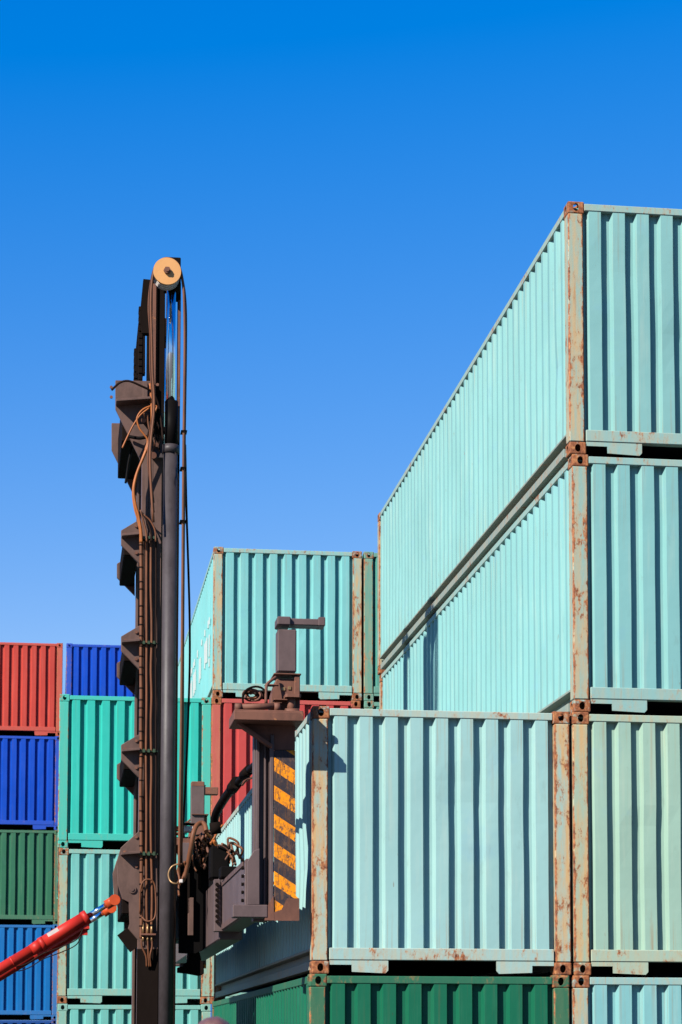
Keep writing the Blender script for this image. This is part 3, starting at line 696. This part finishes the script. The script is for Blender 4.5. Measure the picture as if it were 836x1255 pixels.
def end_frame(near):
    sg = 1
    T = lambda m: m
    parts = []
    def add(name, m, mat, par=None):
        if not near:
            for v in m.bm.verts: v.co.y = YE+(YS-v.co.y)
        o = part(name, m, mat, par); return o
    # column behind the striped plate
    m = MB(); m.box((q(313, 1000).x, YS+.16, q(313, 1128).z), (q(331, 1000).x, YS+.34, q(313, 884).z), .008)
    m.box((q(315, 1000).x, YS+.09, q(313, 1110).z), (q(319, 1000).x, YS+.16, q(313, 895).z), .004); m.box((q(325, 1000).x, YS+.12, q(313, 1110).z), (q(327.5, 1000).x, YS+.16, q(313, 900).z), .003)
    f = add('end_frame', m, 'mauve')
    m = MB(); m.prism(poly([(336, 919.5), (362, 919.5), (362, 1098), (366.5, 1101), (366.5, 1128), (336, 1128)], YS), YS, YS+.03, .005); add('striped_plate', m, 'stripes', f)
    m = MB(); m.box((q(331, 1000).x, YS-.004, q(331, 1128).z), (q(335.6, 1000).x, YS+.20, q(331, 900).z), .006); add('plate_flange', m, 'mauve', f)
    m = MB(); m.prism(poly([(352, 1101), (366.8, 1101), (366.8, 1128.5), (336, 1128.5), (336, 1118), (345, 1115)], YS-.006), YS-.010, YS-.002); m.prism(poly([(328, 1110), (335, 1098), (336, 1128), (324, 1128)], YS), YS-.012, YS-.003); add('rusty_foot', m, 'rustbrown', f)
    m = MB(); m.box(q(285.5, 1108.5, -.02), q(326, 1126, .15), .008); add('lower_arm', m, 'mauve', f)
    m = MB(); m.prism(poly([(303, 1056), (311, 1043), (318, 1040), (318, 1109), (303, 1109)], YS+.05), YS+.03, YS+.06, .004); add('side_gusset', m, 'mauve', f)
    # head: shelf, brackets, twist gear
    m = MB(); m.prism(poly([(290, 884), (362, 884), (362, 919), (336, 919), (333, 917)], YS), YS+.02, YS+.05, .003); add('head_gusset', m, 'rustbrown', f)
    m = MB(); a, b = q(291, 887), q(333, 916); m.obox((a.x, YS-.02, a.z), (b.x, YS-.02, b.z), .12, .025); add('head_brace', m, 'rustbrown', f)
    m = MB(); m.box(q(287, 873, -.26), q(363.5, 882.5, .30), .008); m.box(q(287, 882, -.28), q(363.5, 885, .30), .005); sh = add('head_shelf', m, 'rustbrown', f)
    m = MB(); m.cyl(q(289, 867, -.20), q(338, 865.5, -.20), .030, 20); m.cyl(q(288, 867, -.20), q(296, 867, -.20), .038, 20); m.cyl(q(336, 867, -.20), q(343, 867, -.20), .042, 20); add('lock_cylinder', m, 'rustbrown', sh)
    m = MB(); m.prism(poly([(338, 833), (361, 833), (363, 872), (330, 872), (333, 850)], YS), YS-.05, YS+.20, .01); m.box(q(336, 826, -.10), q(364, 833.5, .26), .01); m.box(q(361, 828, -.08), q(365, 872, .1), .006)
    m.box(q(325, 838, -.06), q(340, 842, .02), .006); add('arm_bearing', m, 'rustbrown', sh)
    m = MB(); m.box(q(350, 851.5, -.24), q(366, 857.5, -.02), .018); m.cyl(q(357, 851, -.15), q(357, 877, -.15), .038, 16); m.cyl(q(350, 873.5, -.22), q(366, 873.5, -.2), .040, 16); m.box(q(336, 856, -.2), q(352, 861, -.06), .01); add('twist_gear', m, 'rustbrown', sh)
    m = MB(); m.box(q(345, 842, -.06), q(350, 847, -.04), .004); add('fitting', m, 'brass', sh)
    m = MB(); m.box(q(353, 841, -.06), q(357, 846, -.04), .004); add('fitting', m, 'brass', sh)
    rnd = random.Random(11 if near else 12)
    for k in range(7):
        c = (311+rnd.uniform(-3, 4), 853+rnd.uniform(-2, 2)); r = rnd.uniform(5, 11); t0 = rnd.uniform(0, 6)
        pts = [q(c[0]+r*math.cos(t0+t*.9), c[1]+r*.62*math.sin(t0+t*.9), -.12+rnd.uniform(-.08, .08)) for t in range(6)]
        m = MB(); m.tube(pts, .009+.004*(k % 2), 7, 5); add('coiled_cable', m, ('rustbrown', 'hosedark', 'hose')[k % 3], sh)
    m = MB(); m.tube([q(298, 862, -.2), q(298, 853, -.2), q(303, 845, -.2), q(313, 841.5, -.2), q(322, 844, -.2), q(326, 852, -.2), q(327, 862, -.2)], .010, 8); add('guard_hoop', m, 'mast_dark', sh)
    m = MB(); m.tube([q(326, 862, -.2), q(326.5, 842, -.2), q(330, 836, -.18), q(338, 830, -.1)], .014, 8); add('guard_hoop', m, 'rustbrown', sh)
    # hook arm: post and cantilever toward the stack
    m = MB(); m.box(q(340.5 if near else 334, 771, .02), q(360.5 if near else 357, 828 if near else 852, .22), .010); ha = add('hook_post', m, 'mauve', f)
    m = MB()
    if near: m.box(q(340, 755, -.01), q(353, 772.5, .24), .010); m.box(q(353, 757.5, .03), q(392, 771.5, .21), .008); m.box(q(390.5, 756, .02), q(395.5, 772, .22), .006)
    else: m.box(q(334, 764, .04), q(357, 780, .22), .010); m.box(q(357, 775, .05), q(384, 794, .20), .008)
    add('hook_arm', m, 'mauve' if near else 'rustbrown', ha)
    m = MB(); m.prism(poly([(354, 771.5), (363, 771.5), (360.5, 776)], YS+.05), YS+.04, YS+.2, .002); add('hook_rib', m, 'mauve', ha)
end_frame(True); end_frame(False)

# ---- truck body, left of the mast
x0 = x170-.05
m = MB(); m.box((-6.2, 24.3, .75), (x0-.15, 25.65, 1.45), .05); m.box((-.6, 23.6, .55), (x0-.1, 26.4, 1.25), .04); part('chassis', m, 'mast')
m = MB(); m.prism([(-7.6, .6), (-5.2, .6), (-5.2, 1.9), (-5.6, 2.1), (-7.2, 2.1), (-7.7, 1.6)], 23.7, 26.3, .08); part('counterweight', m, 'red')
m = MB(); m.prism([(-5.2, 1.3), (-3.4, 1.3), (-3.4, 1.95), (-5.2, 2.05)], 24.0, 26.0, .05); part('engine_hood', m, 'red')
m = MB(); m.prism([(-3.6, 1.5), (-2.1, 1.5), (-1.9, 2.2), (-2.2, 3.15), (-3.5, 3.2)], 24.25, 25.75, .05); cab = part('cab', m, 'red')
m = MB(); m.prism([(-3.4, 2.2), (-2.12, 2.2), (-2.35, 3.0), (-3.4, 3.05)], 24.235, 24.249); part('window', m, 'glass', cab)
m = MB(); m.prism([(-3.4, 2.2), (-2.12, 2.2), (-2.35, 3.0), (-3.4, 3.05)], 25.751, 25.765); part('window', m, 'glass', cab)
m = MB(); m.obox((-1.95, 25.0, 2.25), (-2.19, 25.0, 3.05), 1.3, .02); part('window', m, 'glass', cab)
m = MB(); m.box((-3.65, 24.2, 3.2), (-2.0, 25.8, 3.28), .02); part('cab_roof', m, 'black', cab)
for xw, yw, w in ((.02, 23.0, .42), (.02, 23.48, .42), (.02, 26.1, .42), (.02, 26.58, .42), (-5.9, 23.25, .42), (-5.9, 26.33, .42)):
    m = MB(); m.cyl((xw, yw, .72), (xw, yw+w, .72), .68, 40); m.cyl((xw, yw+.05, .72), (xw, yw+w-.05, .72), .72, 40); wh = part('wheel', m, 'rubber')
    m = MB(); m.cyl((xw, yw-.012, .72), (xw, yw+w+.012, .72), .36, 28); m.cyl((xw, yw-.03, .72), (xw, yw+w+.03, .72), .14, 16); part('rim', m, 'redorange', wh)
m = MB(); m.box((.0, 23.46, .66), (.04, 26.54, .78)); m.box((-5.95, 23.6, .66), (-5.85, 26.4, .78)); part('axle', m, 'mast_dark')
m = MB(); m.box((x170-.1, YN-.06, .42), (x217+.05, YF+.06, .62), .02); m.box((x170-.35, YN+.1, .5), (x170-.02, YF-.1, 1.2), .02); part('mast_foot', m, 'mast_dark')
b = at(-60, 1223.5, YN)
m = MB(); m.box((b.x-.15, YN+.05, 1.3), (b.x+.05, YN+.30, b.z+.05), .02); m.box((b.x-.15, YF-.30, 1.3), (b.x+.05, YF-.05, b.z+.05), .02); part('cylinder_bracket', m, 'mast')

# ------------------------------------------------------------------ person standing in the yard (only the crown of the head reaches into view)
def person():
    base = at(262, 1246, 8.4); k = base.z/1.80; px, py = base.x, 8.4
    root = empty('person', (px, py, 0), 'person with short reddish brown hair standing before the handler mast', 'person')
    joints = {'pel': (0, 0, .97, .13, .10), 'waist': (0, 0, 1.12, .13, .095), 'chest': (0, 0, 1.33, .16, .11), 'neck0': (0, 0, 1.48, .065, .06), 'neck1': (0, .005, 1.56, .058, .058), 'head0': (0, .012, 1.64, .070, .085), 'head1': (0, .01, 1.72, .078, .092)}
    edges = [('pel', 'waist'), ('waist', 'chest'), ('chest', 'neck0'), ('neck0', 'neck1'), ('neck1', 'head0'), ('head0', 'head1')]
    for s, n in ((-1, 'l'), (1, 'r')):
        joints.update({n+'sh': (.19*s, 0, 1.42, .062, .062), n+'el': (.25*s, -.01, 1.13, .047, .047), n+'wr': (.26*s, .07, .89, .032, .030), n+'ha': (.255*s, .09, .82, .038, .020),
                       n+'hip': (.09*s, 0, .90, .092, .092), n+'kn': (.10*s, .01, .50, .062, .062), n+'an': (.105*s, -.02, .10, .042, .045), n+'toe': (.12*s, .15, .045, .045, .035)})
        edges += [('chest', n+'sh'), (n+'sh', n+'el'), (n+'el', n+'wr'), (n+'wr', n+'ha'), ('pel', n+'hip'), (n+'hip', n+'kn'), (n+'kn', n+'an'), (n+'an', n+'toe')]
        for f, (dx, dy, ln) in enumerate(((-.028, .012, .075), (-.010, .014, .085), (.008, .014, .080), (.024, .010, .062))):
            joints[f'{n}f{f}'] = (.255*s+dx*.3, .09+dx, .78, .010, .010); joints[f'{n}g{f}'] = (.25*s-.012*s, .10+dx, .80-ln, .008, .008)
            edges += [(n+'ha', f'{n}f{f}'), (f'{n}f{f}', f'{n}g{f}')]
        joints[n+'t0'] = (.235*s, .125, .80, .011, .011); joints[n+'t1'] = (.225*s, .14, .755, .009, .009); edges += [(n+'ha', n+'t0'), (n+'t0', n+'t1')]
    names = list(joints); me = bpy.data.meshes.new('body')
    me.from_pydata([tuple(c*k for c in joints[n][:3]) for n in names], [(names.index(a), names.index(b)) for a, b in edges], [])
    o = bpy.data.objects.new('body', me); COL.objects.link(o); o.parent = root
    md = o.modifiers.new('skin', 'SKIN'); md.use_smooth_shade = True
    for i, n in enumerate(names): me.skin_vertices[0].data[i].radius = (joints[n][3]*k, joints[n][4]*k); me.skin_vertices[0].data[i].use_root = n == 'pel'
    o.modifiers.new('sub', 'SUBSURF').levels = 2; o.modifiers['sub'].render_levels = 2
    nn = N('work_clothes'); sp = nn.n('SeparateXYZ'); nn.l(nn.P(), sp.inputs[0])
    def step(z): return nn.ramp(nn.math('DIVIDE', sp.outputs[2], 2.0), z/2-.001, z/2+.001)
    c = nn.mix(step(1.0*k), (.03, .035, .05), (.05, .07, .12)); c = nn.mix(step(1.50*k), c, (.42, .24, .16)); c = nn.mix(step(.12), (.02, .02, .02), c)
    nn.col(c); nn.set(Roughness=.75); me.materials.append(nn.done())
    # head features
    hz = 1.70*k
    m = MB(); m.cyl((0, .10*k, hz-.03), (0, .125*k, hz-.055), .016, 10, .022)
    for s in (-1, 1): m.box((.074*s*k-.006, -.01, hz-.045), (.074*s*k+.012*s, .03, hz+.012), .005)
    m.box((-.024, .088*k, hz-.095), (.024, .100*k, hz-.085), .003)
    nn = N('skin'); nn.col((.42, .24, .16)); nn.set(Roughness=.5); link('face', m.mesh('face'), nn.done(), root)
    m = MB()
    r = bmesh.ops.create_uvsphere(m.bm, u_segments=36, v_segments=20, radius=1)
    for v in r['verts']:
        c = v.co; d = 1+.035*noise.noise(c*3.1)+.02*noise.noise(c*9)
        v.co = Vector((c.x*.088*d, c.y*.104*d-.006, c.z*.108*d))*k+Vector((0, 0, 1.80*k-.108*k))
    bmesh.ops.delete(m.bm, geom=[v for v in m.bm.verts if (v.co.z < hz+.02*k and v.co.y > .02*k) or v.co.z < hz-.06*k], context='VERTS')
    for f in m.bm.faces: f.smooth = True
    hm = N('brown_hair'); hm.col(hm.mix(hm.noise(60, 4, .6, (1, 1, .2)), (.045, .020, .018), (.11, .050, .042))); hm.set(Roughness=.45); hm.bump(hm.noise(180, 3, .6, (1, 1, .15)), .6, .004)
    me = m.mesh('hair'); link('hair', me, hm.done(), root)
person()
